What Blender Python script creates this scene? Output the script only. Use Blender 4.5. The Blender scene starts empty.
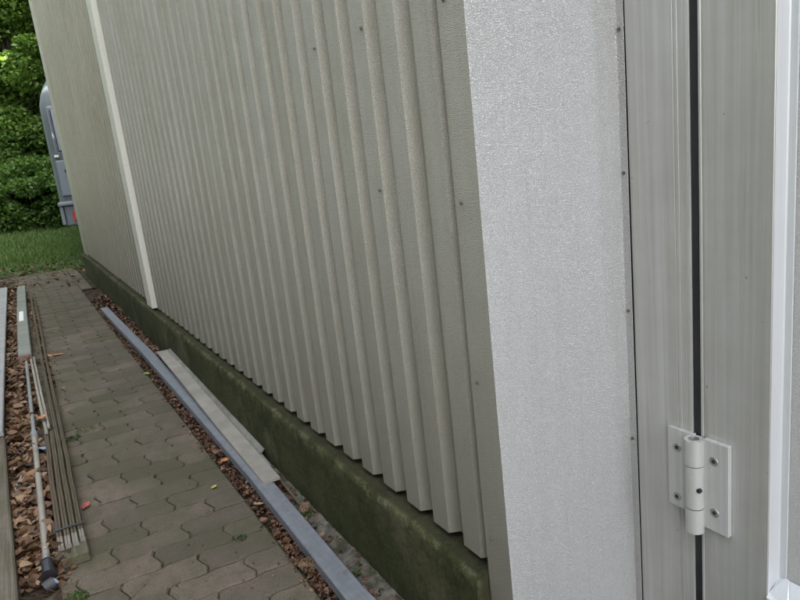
import bpy, bmesh, math, random
import numpy as np
from mathutils import Vector, Matrix
random.seed(7); rng = np.random.default_rng(7)
scene = bpy.context.scene
C = scene.collection
R = math.radians

# ------------------------------------------------------------------ camera
cam_d = bpy.data.cameras.new('camera'); cam = bpy.data.objects.new('camera', cam_d); C.objects.link(cam)
cam_d.sensor_width = 36; cam_d.lens = 669.74 / 800 * 36; cam_d.clip_start = .05; cam_d.clip_end = 2000
rot = Matrix(((0.85564549, 0.20885607, -0.47355035),
              (-0.50566526, 0.14229776, -0.85091362),
              (-0.11033332, 0.96753837, 0.2273677)))
cam.matrix_world = Matrix.Translation((0, 0, 1.2)) @ rot.to_4x4()
scene.camera = cam

# ------------------------------------------------------------------ light
SUN_EL, SUN_AZ = 50, 128            # azimuth measured from +Y towards +X
w = bpy.data.worlds.new("World"); scene.world = w; w.use_nodes = True
nt = w.node_tree; bg = nt.nodes['Background']; sky = nt.nodes.new('ShaderNodeTexSky')
sky.sky_type = 'NISHITA'; sky.sun_disc = False
sky.sun_elevation = R(SUN_EL); sky.sun_rotation = R(SUN_AZ)
sky.air_density = 1.0; sky.dust_density = 3.5; sky.ozone_density = .6
bw = nt.nodes.new('ShaderNodeRGBToBW'); thin = nt.nodes.new('ShaderNodeMix'); thin.data_type = 'RGBA'   # thin high cloud whitens the sky
warm = nt.nodes.new('ShaderNodeMix'); warm.data_type = 'RGBA'; warm.blend_type = 'MULTIPLY'; warm.inputs[0].default_value = 1
nt.links.new(sky.outputs[0], bw.inputs[0]); nt.links.new(bw.outputs[0], warm.inputs[6]); warm.inputs[7].default_value = (1.0, .985, .95, 1)
thin.inputs[0].default_value = .76
nt.links.new(sky.outputs[0], thin.inputs[6]); nt.links.new(warm.outputs[2], thin.inputs[7])
nt.links.new(thin.outputs[2], bg.inputs[0]); bg.inputs[1].default_value = .15
sl = bpy.data.lights.new('sun', 'SUN'); sl.energy = 5.0; sl.angle = R(.5); sl.color = (1, .95, .87)
so = bpy.data.objects.new('sun', sl); C.objects.link(so)
d = Vector((math.sin(R(SUN_AZ)) * math.cos(R(SUN_EL)), math.cos(R(SUN_AZ)) * math.cos(R(SUN_EL)), math.sin(R(SUN_EL))))
so.rotation_euler = d.to_track_quat('Z', 'Y').to_euler()
so.location = d * 30
vs = scene.view_settings
vs.view_transform = 'Standard'; vs.look = 'None'; vs.gamma = 1; vs.exposure = 3.4

# ------------------------------------------------------------------ helpers
def link(o, parent=None):
    C.objects.link(o)
    if parent is not None: o.parent = parent
    return o
def tag(o, label=None, cat=None, group=None, kind=None):
    if label: o['label'] = label
    if cat: o['category'] = cat
    if group: o['group'] = group
    if kind: o['kind'] = kind
    return o
def empty(name, loc=(0, 0, 0), rz=0):
    o = bpy.data.objects.new(name, None); o.location = loc; o.rotation_euler = (0, 0, rz)
    o.empty_display_size = .1
    return link(o)
def mesh_obj(name, verts, faces, mat, parent=None, smooth=False, off=(0, 0, 0)):
    """verts in world space; parent empties sit at 'off'."""
    me = bpy.data.meshes.new(name)
    me.from_pydata([(v[0] - off[0], v[1] - off[1], v[2] - off[2]) for v in verts], [], [tuple(f) for f in faces])
    me.update()
    if mat: me.materials.append(mat)
    if smooth:
        me.polygons.foreach_set('use_smooth', [True] * len(me.polygons))
    return link(bpy.data.objects.new(name, me), parent)
def bm_obj(name, bm, mat, parent=None, smooth=False):
    bmesh.ops.recalc_face_normals(bm, faces=bm.faces)
    me = bpy.data.meshes.new(name); bm.to_mesh(me); bm.free()
    me.materials.append(mat)
    if smooth: me.polygons.foreach_set('use_smooth', [True] * len(me.polygons))
    return link(bpy.data.objects.new(name, me), parent)
def bm_box(bm, lo, hi, bev=0, M=None):
    lo = Vector(lo); hi = Vector(hi)
    r = bmesh.ops.create_cube(bm, size=1)
    vs_ = r['verts']
    for v in vs_:
        v.co = Vector(((v.co.x + .5) * (hi.x - lo.x) + lo.x, (v.co.y + .5) * (hi.y - lo.y) + lo.y, (v.co.z + .5) * (hi.z - lo.z) + lo.z))
        if M: v.co = M @ v.co
    if bev:
        es = list({e for v in vs_ for e in v.link_edges})
        bmesh.ops.bevel(bm, geom=es, offset=bev, segments=2, affect='EDGES', profile=.6)
def box(name, lo, hi, mat, parent=None, bev=0, M=None):
    bm = bmesh.new(); bm_box(bm, lo, hi, bev, M)
    return bm_obj(name, bm, mat, parent)
def cyl_bm(bm, p0, p1, r0, r1=None, seg=20, bev=0):
    p0 = Vector(p0); p1 = Vector(p1); r1 = r0 if r1 is None else r1
    dd = p1 - p0
    res = bmesh.ops.create_cone(bm, cap_ends=True, segments=seg, radius1=r0, radius2=r1, depth=dd.length)
    q = dd.to_track_quat('Z', 'Y')
    for v in res['verts']: v.co = q @ v.co + (p0 + p1) / 2
    if bev:
        es = [e for e in {e for v in res['verts'] for e in v.link_edges} if any(len(f.verts) > 4 for f in e.link_faces)]
        bmesh.ops.bevel(bm, geom=es, offset=bev, segments=2, affect='EDGES')
def cyl(name, p0, p1, r0, mat, parent=None, r1=None, seg=20, bev=0):
    bm = bmesh.new(); cyl_bm(bm, p0, p1, r0, r1, seg, bev)
    return bm_obj(name, bm, mat, parent)
def sweep(name, prof, path, mat, parent=None, caps=True):
    """prof: closed list of (side, up); path: list of points with forward direction in the plan."""
    verts, faces = [], []; n = len(prof)
    for i, p in enumerate(path):
        a = Vector(path[max(i - 1, 0)]); b = Vector(path[min(i + 1, len(path) - 1)])
        f = (b - a).normalized(); s = f.cross(Vector((0, 0, 1))).normalized(); u = s.cross(f)
        for (x, y) in prof:
            q = Vector(p) + s * x + u * y; verts.append(q)
    for i in range(len(path) - 1):
        for k in range(n):
            faces.append((i * n + k, i * n + (k + 1) % n, (i + 1) * n + (k + 1) % n, (i + 1) * n + k))
    if caps:
        faces.append(tuple(range(n))[::-1]); m = (len(path) - 1) * n; faces.append(tuple(m + k for k in range(n)))
    o = mesh_obj(name, verts, faces, mat, parent)
    bm = bmesh.new(); bm.from_mesh(o.data); bmesh.ops.recalc_face_normals(bm, faces=bm.faces); bm.to_mesh(o.data); bm.free()
    return o

# ------------------------------------------------------------------ materials
class NT:
    def __init__(s, name):
        s.m = bpy.data.materials.new(name); s.m.use_nodes = True; s.t = s.m.node_tree; s.n = s.t.nodes; s.b = s.n['Principled BSDF']
        s.co = s.n.new('ShaderNodeTexCoord').outputs['Object']
    def link(s, a, b): s.t.links.new(a, b)
    def mapping(s, scale, co=None):
        n = s.n.new('ShaderNodeMapping'); n.inputs['Scale'].default_value = scale
        s.link(co or s.co, n.inputs[0]); return n.outputs[0]
    def noise(s, scale, detail=4, rough=.55, co=None, dist=0):
        n = s.n.new('ShaderNodeTexNoise'); n.inputs['Scale'].default_value = scale; n.inputs['Detail'].default_value = detail
        n.inputs['Roughness'].default_value = rough; n.inputs['Distortion'].default_value = dist
        s.link(co or s.co, n.inputs['Vector']); return n.outputs[0]
    def voro(s, scale, feature='F1', co=None, out='Distance', rnd=1):
        n = s.n.new('ShaderNodeTexVoronoi'); n.feature = feature; n.inputs['Scale'].default_value = scale
        n.inputs['Randomness'].default_value = rnd
        s.link(co or s.co, n.inputs['Vector']); return n.outputs[out]
    def ramp(s, f, stops):
        n = s.n.new('ShaderNodeValToRGB'); e = n.color_ramp.elements
        while len(e) < len(stops): e.new(.5)
        for i, (p, c) in enumerate(stops):
            e[i].position = p; e[i].color = (c, c, c, 1) if isinstance(c, (int, float)) else (*c, 1)
        s.link(f, n.inputs[0]); return n.outputs[0]
    def mix(s, fac, a, b, mode='MIX'):
        n = s.n.new('ShaderNodeMix'); n.data_type = 'RGBA'; n.blend_type = mode
        for i, v in ((0, fac), (6, a), (7, b)):
            if hasattr(v, 'links'): s.link(v, n.inputs[i])
            elif i == 0: n.inputs[0].default_value = v
            else: n.inputs[i].default_value = (*v, 1)
        return n.outputs[2]
    def math(s, op, a, b=0):
        n = s.n.new('ShaderNodeMath'); n.operation = op
        for i, v in enumerate((a, b)):
            if hasattr(v, 'links'): s.link(v, n.inputs[i])
            else: n.inputs[i].default_value = v
        return n.outputs[0]
    def rnd(s): return s.n.new('ShaderNodeObjectInfo').outputs['Random']
    def attr(s, name):
        n = s.n.new('ShaderNodeAttribute'); n.attribute_name = name; return n.outputs['Fac']
    def sepz(s, co=None):
        n = s.n.new('ShaderNodeSeparateXYZ'); s.link(co or s.co, n.inputs[0]); return n.outputs
    def bump(s, h, strength=.3, dist=.01, normal=None):
        n = s.n.new('ShaderNodeBump'); n.inputs['Strength'].default_value = strength; n.inputs['Distance'].default_value = dist
        s.link(h, n.inputs['Height'])
        if normal: s.link(normal, n.inputs['Normal'])
        s.link(n.outputs[0], s.b.inputs['Normal']); return n.outputs[0]
    def col(s, c):
        if hasattr(c, 'links'): s.link(c, s.b.inputs['Base Color'])
        else: s.b.inputs['Base Color'].default_value = (*c, 1)
    def set(s, rough=.6, metal=0, spec=.5):
        if hasattr(rough, 'links'): s.link(rough, s.b.inputs['Roughness'])
        else: s.b.inputs['Roughness'].default_value = rough
        s.b.inputs['Metallic'].default_value = metal; s.b.inputs['Specular IOR Level'].default_value = spec
        return s.m

def plain(name, c, rough=.6, metal=0, spec=.5, var=.15, scale=30, bump=.0, bscale=80):
    t = NT(name); n = t.noise(scale, 5)
    t.col(t.mix(t.ramp(n, [(.3, 0.0), (.7, 1.0)]), tuple(x * (1 - var) for x in c), tuple(min(1, x * (1 + var)) for x in c)))
    if bump: t.bump(t.noise(bscale, 5), bump, .004)
    return t.set(rough, metal, spec)

def stucco(name, clean, film, film_amt, rough=.42, emboss=.5, low_shade=.5, groove_amt=.45):
    """Embossed painted sheet with a thin algae and dust film, rain streaks and painted shade (grooves, foot, inner corner)."""
    t = NT(name)
    nv = t.n.new('ShaderNodeVectorMath'); nv.operation = 'ADD'
    sc = t.n.new('ShaderNodeVectorMath'); sc.operation = 'SCALE'; sc.inputs['Scale'].default_value = .006
    nn = t.n.new('ShaderNodeTexNoise'); nn.inputs['Scale'].default_value = 170; nn.inputs['Detail'].default_value = 2; t.link(t.co, nn.inputs['Vector'])
    t.link(nn.outputs['Color'], sc.inputs[0]); t.link(t.co, nv.inputs[0]); t.link(sc.outputs[0], nv.inputs[1])
    v = t.voro(300, 'DISTANCE_TO_EDGE', nv.outputs[0])
    h = t.ramp(v, [(0.0, 0.0), (.26, 1.0)])
    big = t.noise(1.6, 6, .65); med = t.noise(14, 6, .7)
    streak = t.noise(1, 6, .65, t.mapping((22, 22, .8)))
    fine = t.noise(1, 5, .6, t.mapping((95, 95, 1.6)))
    f = t.math('MULTIPLY', t.ramp(t.mix(.55, big, streak), [(.34, 0.12), (.64, 1.0)]), film_amt)
    f = t.math('MULTIPLY', f, t.ramp(med, [(.25, .55), (.7, 1.0)]))
    c = t.mix(f, clean, film)
    # darker runs that rain has drawn down the sheet
    run = t.math('MULTIPLY', t.ramp(fine, [(.58, 0.0), (.74, .45)]), t.ramp(big, [(.4, .2), (.6, 1.0)]))
    c = t.mix(run, c, tuple(x * .55 for x in film))
    # shade low on the wall, painted as a darkening towards the foot
    zz = t.sepz()[2]
    sp = t.n.new('ShaderNodeMapRange'); sp.inputs[1].default_value = 1.15; sp.inputs[2].default_value = .22; t.link(t.math('ADD', zz, t.math('MULTIPLY', t.math('SUBTRACT', med, .5), .35)), sp.inputs[0])
    c = t.mix(t.math('MULTIPLY', sp.outputs[0], low_shade), c, (.16, .15, .12))
    groove = t.math('SUBTRACT', 1, h)
    c = t.mix(t.math('MULTIPLY', groove, groove_amt), c, tuple(x * .5 for x in film))  # relief shading of the embossing painted into the grooves
    # corner shade painted along the inner edge of the return
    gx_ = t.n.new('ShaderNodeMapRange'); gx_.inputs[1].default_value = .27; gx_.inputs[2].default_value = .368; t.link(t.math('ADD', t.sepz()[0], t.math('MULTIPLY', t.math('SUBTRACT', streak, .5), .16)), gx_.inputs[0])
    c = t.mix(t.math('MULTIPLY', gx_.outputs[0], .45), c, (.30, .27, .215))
    speck = t.ramp(t.noise(75, 3, .6), [(.70, 0.0), (.75, 1.0)])
    c = t.mix(t.math('MULTIPLY', speck, .35), c, (.13, .12, .09))
    t.col(c)
    warp = t.n.new('ShaderNodeBump'); warp.inputs['Strength'].default_value = .14; warp.inputs['Distance'].default_value = .03
    t.link(t.noise(2.3, 2, .4), warp.inputs['Height'])
    t.bump(h, emboss, .0026, warp.outputs[0])
    return t.set(t.ramp(med, [(.3, rough - .08), (.7, rough + .12)]), 0, .5)

M = {}
M['sheet'] = stucco('weathered sheet', (.51, .488, .436), (.345, .315, .232), .85, .48, .6, .85)
M['sheetfar'] = stucco('far bay sheet', (.44, .41, .34), (.25, .22, .145), .9, .5, .4, .8)  # bay beyond the joint cover, darker and yellower throughout
M['flash'] = stucco('clean flashing', (.80, .795, .815), (.62, .615, .60), .5, .62, .8, .3, .62)
M['cover'] = stucco('joint cover paint', (.76, .74, .67), (.58, .55, .44), .5, .42, .4, .2)
M['infill'] = stucco('door infill paint', (.80, .80, .84), (.66, .66, .66), .3, .4, .45, .1)

def satin(name, c, rough=.38, metal=.55, streak=.5):
    t = NT(name)
    s1 = t.noise(1, 6, .6, t.mapping((6, 60, .8))); s2 = t.noise(1, 6, .65, t.mapping((220, 220, 4))); blot = t.noise(4, 6, .65)
    brush = t.noise(1, 6, .7, t.mapping((300, 300, 1.3)))
    k = t.mix(.45, s1, blot)
    c1 = t.mix(t.math('MULTIPLY', t.ramp(k, [(.38, 1.0), (.62, 0.0)]), streak), c, tuple(x * y for x, y in zip(c, (.60, .57, .50))))
    c1 = t.mix(t.ramp(brush, [(.35, .22), (.6, 0.0)]), c1, tuple(x * .66 for x in c))
    drip = t.math('MULTIPLY', t.ramp(t.noise(1, 4, .6, t.mapping((60, 60, 2.2))), [(.62, 0.0), (.72, .55)]), streak)
    c1 = t.mix(drip, c1, (.22, .20, .16))
    sp = t.ramp(t.noise(45, 3, .5), [(.735, 0.0), (.76, 1.0)])
    c1 = t.mix(t.math('MULTIPLY', sp, .5), c1, (.12, .10, .08))
    t.col(c1)
    t.bump(s2, .15, .0006)
    return t.set(t.ramp(k, [(.3, rough + .16), (.7, rough - .08)]), metal, .5)
M['alu'] = satin('satin aluminium frame', (.57, .56, .545), .36, .4, .6)
M['alu_clean'] = satin('door bead aluminium', (.68, .69, .72), .4, .25, .2)
M['cast'] = satin('hinge aluminium', (.66, .66, .66), .40, .4, .55)
M['steel'] = plain('screw steel', (.42, .41, .38), .35, .8, var=.2, scale=200)
M['rubber'] = plain('black gasket', (.018, .019, .022), .45, 0, .4, .2)
M['void'] = plain('dark inner lining', (.03, .03, .028), .9, 0, .1)
M['roof'] = plain('roof sheet', (.35, .35, .33), .5)

t = NT('mossy concrete plinth')
a = t.noise(5, 8, .72); b_ = t.noise(55, 7, .75); pores = t.voro(130, 'F1')
z = t.sepz()[2]
base = t.mix(t.ramp(a, [(.38, 0.0), (.60, 1.0)]), (.026, .031, .010), (.058, .060, .024))
base = t.mix(t.ramp(b_, [(.36, .65), (.52, 0.0)]), base, (.018, .019, .010))
base = t.mix(t.ramp(t.noise(3.4, 6, .7), [(.54, 0.0), (.68, .8)]), base, (.10, .09, .055))
drips = t.ramp(t.noise(1, 6, .65, t.mapping((26, 26, 2.2))), [(.54, 0.0), (.66, .6)])
base = t.mix(drips, base, (.030, .042, .014))
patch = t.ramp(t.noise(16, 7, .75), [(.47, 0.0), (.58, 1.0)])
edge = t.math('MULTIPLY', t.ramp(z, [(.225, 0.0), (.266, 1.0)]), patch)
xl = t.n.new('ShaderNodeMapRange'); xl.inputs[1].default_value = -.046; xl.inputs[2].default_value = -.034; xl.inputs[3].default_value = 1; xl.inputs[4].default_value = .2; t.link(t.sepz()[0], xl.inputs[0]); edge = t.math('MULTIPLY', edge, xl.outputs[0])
base = t.mix(t.math('MULTIPLY', edge, .45), base, t.mix(t.ramp(t.noise(40, 4), [(.4, 0.0), (.6, 1.0)]), (.10, .115, .04), (.20, .185, .125)))  # pale moss, with the lit lip of the plinth painted in
ledge_shade = t.math('SUBTRACT', 1.18, xl.outputs[0]); base = t.mix(t.math('MULTIPLY', ledge_shade, .7), base, (.030, .027, .016))  # shade on the ledge below the sheets, painted as a dark band
base = t.mix(t.ramp(pores, [(.10, .8), (.22, 0.0)]), base, (.012, .012, .008))
base = t.mix(t.ramp(t.noise(170, 2), [(.70, 0.0), (.76, .6)]), base, (.22, .21, .16))
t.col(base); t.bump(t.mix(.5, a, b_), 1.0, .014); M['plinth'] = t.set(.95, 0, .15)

t = NT('mossy paver concrete')
r = t.rnd(); a = t.noise(5, 7, .7, t.n.new('ShaderNodeNewGeometry').outputs['Position']); b_ = t.noise(160, 4, .7)
geo = [n for n in t.n if n.bl_idname == 'ShaderNodeNewGeometry'][0].outputs['Position']
stone = t.mix(r, (.082, .067, .052), (.142, .114, .090))
stone = t.mix(t.ramp(t.noise(2.1, 5, .6, geo), [(.40, 0.0), (.62, .7)]), stone, (.060, .058, .031))
stone = t.mix(t.ramp(t.noise(17, 6, .75, geo), [(.45, 0.0), (.65, .6)]), stone, (.062, .060, .034))
stone = t.mix(t.ramp(b_, [(.30, .7), (.48, 0.0)]), stone, (.03, .028, .022))
stone = t.mix(t.ramp(t.noise(230, 3, .6, geo), [(.66, 0.0), (.74, .6)]), stone, (.24, .22, .18))
t.col(stone); t.bump(t.mix(.4, b_, t.noise(30, 5, .6, geo)), .8, .004); M['paver'] = t.set(.9, 0, .25)

t = NT('dark joint soil')
a = t.noise(8, 6, .7)
t.col(t.mix(t.ramp(a, [(.4, 0.0), (.6, 1.0)]), (.022, .018, .012), (.050, .048, .022))); t.bump(t.noise(60, 6, .7), .9, .01); M['joint'] = t.set(1, 0, .1)
t = NT('gutter soil')
a = t.noise(9, 7, .7)
c = t.mix(t.ramp(a, [(.42, 0.0), (.6, 1.0)]), (.030, .021, .014), (.075, .055, .038))
c = t.mix(t.ramp(t.noise(5, 4, .6), [(.56, 0.0), (.66, .6)]), c, (.05, .07, .02))
t.col(c); t.bump(t.noise(90, 6, .75), 1, .012); M['soil'] = t.set(1, 0, .1)
t = NT('crumbling mortar haunch')
a = t.noise(14, 7, .75)
c = t.mix(t.ramp(a, [(.42, 0.0), (.62, 1.0)]), (.07, .065, .045), (.22, .205, .17))
c = t.mix(t.ramp(t.noise(6, 5, .6), [(.55, 0.0), (.65, .8)]), c, (.05, .065, .02))
t.col(c); t.bump(t.noise(120, 6, .8), 1, .01); M['haunch'] = t.set(1, 0, .15)
t = NT('ground soil and turf')
a = t.noise(.9, 7, .65); b_ = t.noise(14, 6, .7)
yy = t.sepz()[1]
turf = t.mix(t.ramp(b_, [(.35, 0.0), (.65, 1.0)]), (.030, .048, .014), (.062, .085, .026))
mud = t.mix(t.ramp(b_, [(.35, 0.0), (.65, 1.0)]), (.026, .025, .013), (.050, .046, .026))
yn = t.math('ADD', yy, t.math('MULTIPLY', t.math('SUBTRACT', a, .5), 5))
yf = t.n.new('ShaderNodeMapRange'); yf.inputs[1].default_value = 11.0; yf.inputs[2].default_value = 12.8; t.link(yn, yf.inputs[0])
t.col(t.mix(yf.outputs[0], mud, turf)); t.bump(t.noise(25, 6, .7), .8, .03); M['ground'] = t.set(1, 0, .1)

def leafmat(name, dark, light, trans=.35, rough=.5, hue=None):
    t = NT(name); at = t.attr('rnd')
    stops = [(0, dark), (.75, light)] + ([(1, hue)] if hue else [])
    c = t.ramp(at, stops); t.col(c); t.set(rough, 0, .4)
    tr = t.n.new('ShaderNodeBsdfTranslucent'); mx = t.n.new('ShaderNodeMixShader'); mx.inputs[0].default_value = trans
    c2 = t.mix(1.0, c, (1.0, 1.15, .45), 'MULTIPLY'); t.link(c2, tr.inputs[0])
    t.link(t.b.outputs[0], mx.inputs[1]); t.link(tr.outputs[0], mx.inputs[2])
    t.link(mx.outputs[0], t.n['Material Output'].inputs[0]); return t.m
M['leafA'] = leafmat('beech foliage', (.03, .07, .016), (.16, .27, .055), .55, .45, (.28, .36, .09))
M['leafB'] = leafmat('pale foliage', (.04, .085, .016), (.18, .28, .06), .5, .5, (.22, .32, .08))
M['leafC'] = leafmat('dark foliage', (.018, .042, .014), (.045, .095, .030), .3)
M['hedge'] = leafmat('shrub foliage', (.042, .085, .018), (.115, .20, .045), .45)
M['grass'] = leafmat('grass blades', (.045, .085, .018), (.090, .150, .038), .35, .6, (.14, .14, .06))
M['moss'] = leafmat('moss and small weeds', (.020, .036, .010), (.050, .080, .020), .2)
M['bark'] = plain('bark', (.06, .048, .036), .95, var=.4, scale=20, bump=.8, bscale=30)
M['litter'] = leafmat('fallen brown leaves', (.022, .012, .007), (.115, .052, .025), .1, .6, (.20, .115, .06))
M['litter_tan'] = leafmat('fallen tan leaves', (.036, .021, .012), (.185, .098, .050), .1, .6, (.30, .21, .13))

t = NT('galvanised steel')
a = t.noise(1, 6, .65, t.mapping((50, 1.4, 50))); b_ = t.noise(22, 6, .7)
c = t.mix(t.ramp(t.mix(.5, a, b_), [(.36, 0.0), (.64, 1.0)]), (.13, .138, .152), (.205, .217, .238))
c = t.mix(t.ramp(t.noise(9, 6, .7), [(.60, 0.0), (.70, .6)]), c, (.11, .10, .085))
t.col(c); t.bump(b_, .15, .001); M['rail'] = t.set(.55, .3, .4)
M['board'] = plain('pale board', (.215, .20, .17), .75, var=.18, scale=9, bump=.3)
M['plankgrey'] = plain('grey plank', (.155, .148, .125), .85, var=.3, scale=12, bump=.5)
def wood(name, c1, c2, moss=.4):
    t = NT(name); g = t.noise(1, 7, .7, t.mapping((120, 3, 120))); m = t.noise(7, 6, .7)
    c = t.mix(t.ramp(g, [(.35, 0.0), (.65, 1.0)]), c1, c2)
    c = t.mix(t.math('MULTIPLY', t.ramp(m, [(.45, 0.0), (.62, 1.0)]), moss), c, (.055, .065, .020))
    t.col(c); t.bump(g, .7, .003); return t.set(.9, 0, .2)
M['woodgrey'] = wood('weathered grey wood', (.070, .058, .045), (.155, .135, .11), .45)
M['slat'] = wood('old brown slat', (.058, .044, .032), (.12, .095, .07), .25)
M['slatgreen'] = wood('mossy slat', (.055, .044, .030), (.115, .096, .066), .3)
M['slatpale'] = wood('pale slat', (.17, .16, .13), (.30, .28, .235), .2)
M['tip'] = plain('bleached slat tip', (.17, .155, .13), .8, var=.2)
M['whitep'] = plain('white painted board', (.25, .25, .25), .6, var=.16, scale=8, bump=.2)
M['greymetal'] = plain('grey green metal', (.155, .165, .145), .55, 0, .5, .2, 6, .2)
M['rust'] = plain('rusty cut end', (.17, .11, .085), .85, var=.4, scale=60)
M['white'] = plain('white sticker', (.62, .62, .6), .6, var=.05)
M['pole'] = plain('white pole', (.235, .215, .185), .5, var=.14, scale=14, bump=.15)
M['polegrey'] = plain('grey pole tube', (.22, .23, .23), .45, .2, var=.15)
M['black'] = plain('black plastic', (.02, .02, .024), .5, var=.2)
M['blueplastic'] = plain('pale blue plastic', (.20, .26, .38), .5, var=.2)
M['cone'] = plain('pine cone scales', (.15, .095, .055), .8, var=.35, scale=60)
M['vanbody'] = plain('silver grey van paint', (.085, .10, .105), .6, .0, .3, .06, 3)
M['vanblue'] = plain('van lower panel paint', (.13, .155, .18), .4, .2, .5, .06, 3)
M['vanbump'] = plain('van bumper plastic', (.17, .185, .21), .5, 0, .4, .1)
M['vandark'] = plain('van underbody', (.02, .02, .02), .8)
M['glass'] = plain('dark window glass', (.03, .045, .075), .08, 0, .6, .1)
M['red'] = plain('red tail light', (.42, .02, .025), .4, 0, .6, .1)
M['amber'] = plain('amber lens', (.6, .22, .03), .3)
M['tyre'] = plain('tyre rubber', (.02, .02, .02), .85, bump=.2)

# ------------------------------------------------------------------ ground
def gz(x, y):
    if y < 12: return 0
    s = min(1, (y - 12) / 12); return .42 * s * s * (3 - 2 * s)
def build_ground():
    xs = [-200, -60, -20, -10, -6, -3, -1, 0, 1, 2, 4, 6, 9, 14, 25, 60, 200]
    ys = [-200, -60, -15, -5, 0, 4, 8, 10, 11] + [12 + i * .8 for i in range(18)] + [28, 35, 50, 90, 200]
    V = []; F = []
    for y in ys:
        for x in xs:
            zz = gz(x, y) - .045 + (random.uniform(-.02, .02) if 11.5 < y < 30 and abs(x) < 20 else 0)
            V.append((x, y, zz))
    n = len(xs)
    for j in range(len(ys) - 1):
        for i in range(n - 1):
            F.append((j * n + i, j * n + i + 1, (j + 1) * n + i + 1, (j + 1) * n + i))
    return tag(mesh_obj('ground', V, F, M['ground'], smooth=True), kind='structure')
build_ground()

# ---- path of wavy concrete pavers
PL, PW = .2295, .1168          # stone length (x) and width (y)
path = tag(mesh_obj('path', [(-.42, .3, -.009), (.527, .3, -.009), (.527, 8.2, -.009), (.69, 8.2, -.009), (.69, 10.5, -.009), (-.42, 10.5, -.009)],
                    [(0, 1, 2, 3, 4, 5)], M['joint']), kind='structure')
def wave_long(x):              # same curve on both long edges
    u = (x / (PL / 2)) % 1.0
    return .0045 * math.sin(2 * math.pi * u) 
def short_off(tt): return .0095 * math.sin(2 * math.pi * tt)
def paver_mesh(seed, cut_l=False, cut_r=False, hl=PL, gap=.0016):
    rr = random.Random(seed)
    x0, x1 = gap, hl - gap
    pts = []
    nl = 8 if hl > .15 else 4
    for i in range(nl + 1):
        x = x0 + (x1 - x0) * i / nl; pts.append((x, wave_long(x) + gap))
    for i in range(1, 4):
        tt = i / 4; pts.append((x1 + (0 if cut_r else short_off(tt)), wave_long(x1) + gap + tt * (PW - 2 * gap)))
    for i in range(nl, -1, -1):
        x = x0 + (x1 - x0) * i / nl; pts.append((x, wave_long(x) + PW - gap))
    for i in range(3, 0, -1):
        tt = i / 4; pts.append((x0 + (0 if cut_l else short_off(tt)), wave_long(x0) + gap + tt * (PW - 2 * gap)))
    cx = sum(p[0] for p in pts) / len(pts); cy = sum(p[1] for p in pts) / len(pts)
    n = len(pts); V = []
    tx, ty = rr.uniform(-.016, .016), rr.uniform(-.024, .024)
    def inset(p, k):
        dx, dy = p[0] - cx, p[1] - cy; l = math.hypot(dx, dy)
        return (p[0] - dx / l * k, p[1] - dy / l * k)
    for p in pts: V.append((p[0], p[1], -.03))
    for p in pts: V.append((p[0], p[1], -.0045 + rr.uniform(-.0012, .0006)))
    for p in pts:
        q = inset(p, .0045 + rr.uniform(0, .0015)); V.append((q[0], q[1], 0 + tx * (q[0] - cx) + ty * (q[1] - cy)))
    F = []
    for l in range(2):
        for i in range(n): F.append((l * n + i, l * n + (i + 1) % n, (l + 1) * n + (i + 1) % n, (l + 1) * n + i))
    F.append(tuple(2 * n + i for i in range(n)))
    me = bpy.data.meshes.new('paver'); me.from_pydata(V, [], F); me.update(); me.materials.append(M['paver'])
    return me
variants = [paver_mesh(i) for i in range(9)]
edgeR = [paver_mesh(40 + i, cut_r=True) for i in range(4)]
halfR = [paver_mesh(20 + i, cut_r=True, hl=PL / 2) for i in range(3)]
farV, farF = [], []
def add_paver(me, x, y, far):
    dz = random.uniform(-.0035, .003)
    if not far:
        o = bpy.data.objects.new('paver', me); C.objects.link(o); o.parent = path
        o.location = (x, y, dz); o.rotation_euler = (0, 0, R(random.uniform(-.35, .35)))
    else:
        b = len(farV)
        for v in me.vertices: farV.append((v.co.x + x, v.co.y + y, v.co.z + dz))
        for p in me.polygons: farF.append(tuple(b + i for i in p.vertices))
Y0 = 1.857 - 1.5 * PW
row = -10
while True:
    y = Y0 + row * PW
    if y > 10.4: break
    far = y > 7.4
    xe = .522 if y < 8.15 else .69
    if row % 2 == 0: xs = [.064 - 2 * PL + k * PL for k in range(0, 4)]
    else: xs = [.064 - 1.5 * PL + k * PL for k in range(0, 3)]
    for x in xs: 
        if x + PL <= .53: add_paver(random.choice(edgeR if x > .28 else variants), x, y, far)
    if row % 2 == 1: add_paver(random.choice(halfR), .522 - PL / 2, y, far)
    if y > 8.15: add_paver(random.choice(halfR), .526, y, far)
    row += 1
fp = mesh_obj('paver', farV, farF, M['paver'], path); fp['kind'] = 'stuff'

# ---- gutter strip between path and plinth, haunch of old mortar
def rough_sheet(name, x0, x1, y0, y1, z, amp, mat, nx, ny, parent=None, slope=0):
    V, F = [], []
    for j in range(ny + 1):
        for i in range(nx + 1):
            u = i / nx; V.append((x0 + (x1 - x0) * u, y0 + (y1 - y0) * j / ny, z + slope * u + random.uniform(-amp, amp)))
    for j in range(ny):
        for i in range(nx):
            a = j * (nx + 1) + i; F.append((a, a + 1, a + nx + 2, a + nx + 1))
    return mesh_obj(name, V, F, mat, parent, True)
tag(rough_sheet('gutter_bed', .523, .70, .3, 8.2, -.022, .006, M['soil'], 8, 300), kind='structure')
tag(rough_sheet('mortar_haunch', .632, .70, .9, 2.75, -.016, .004, M['haunch'], 8, 110, slope=.022), kind='structure')
tag(rough_sheet('verge', -1.2, -.10, .6, 10.2, .004, .006, M['soil'], 24, 200, slope=0), kind='structure')

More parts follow.
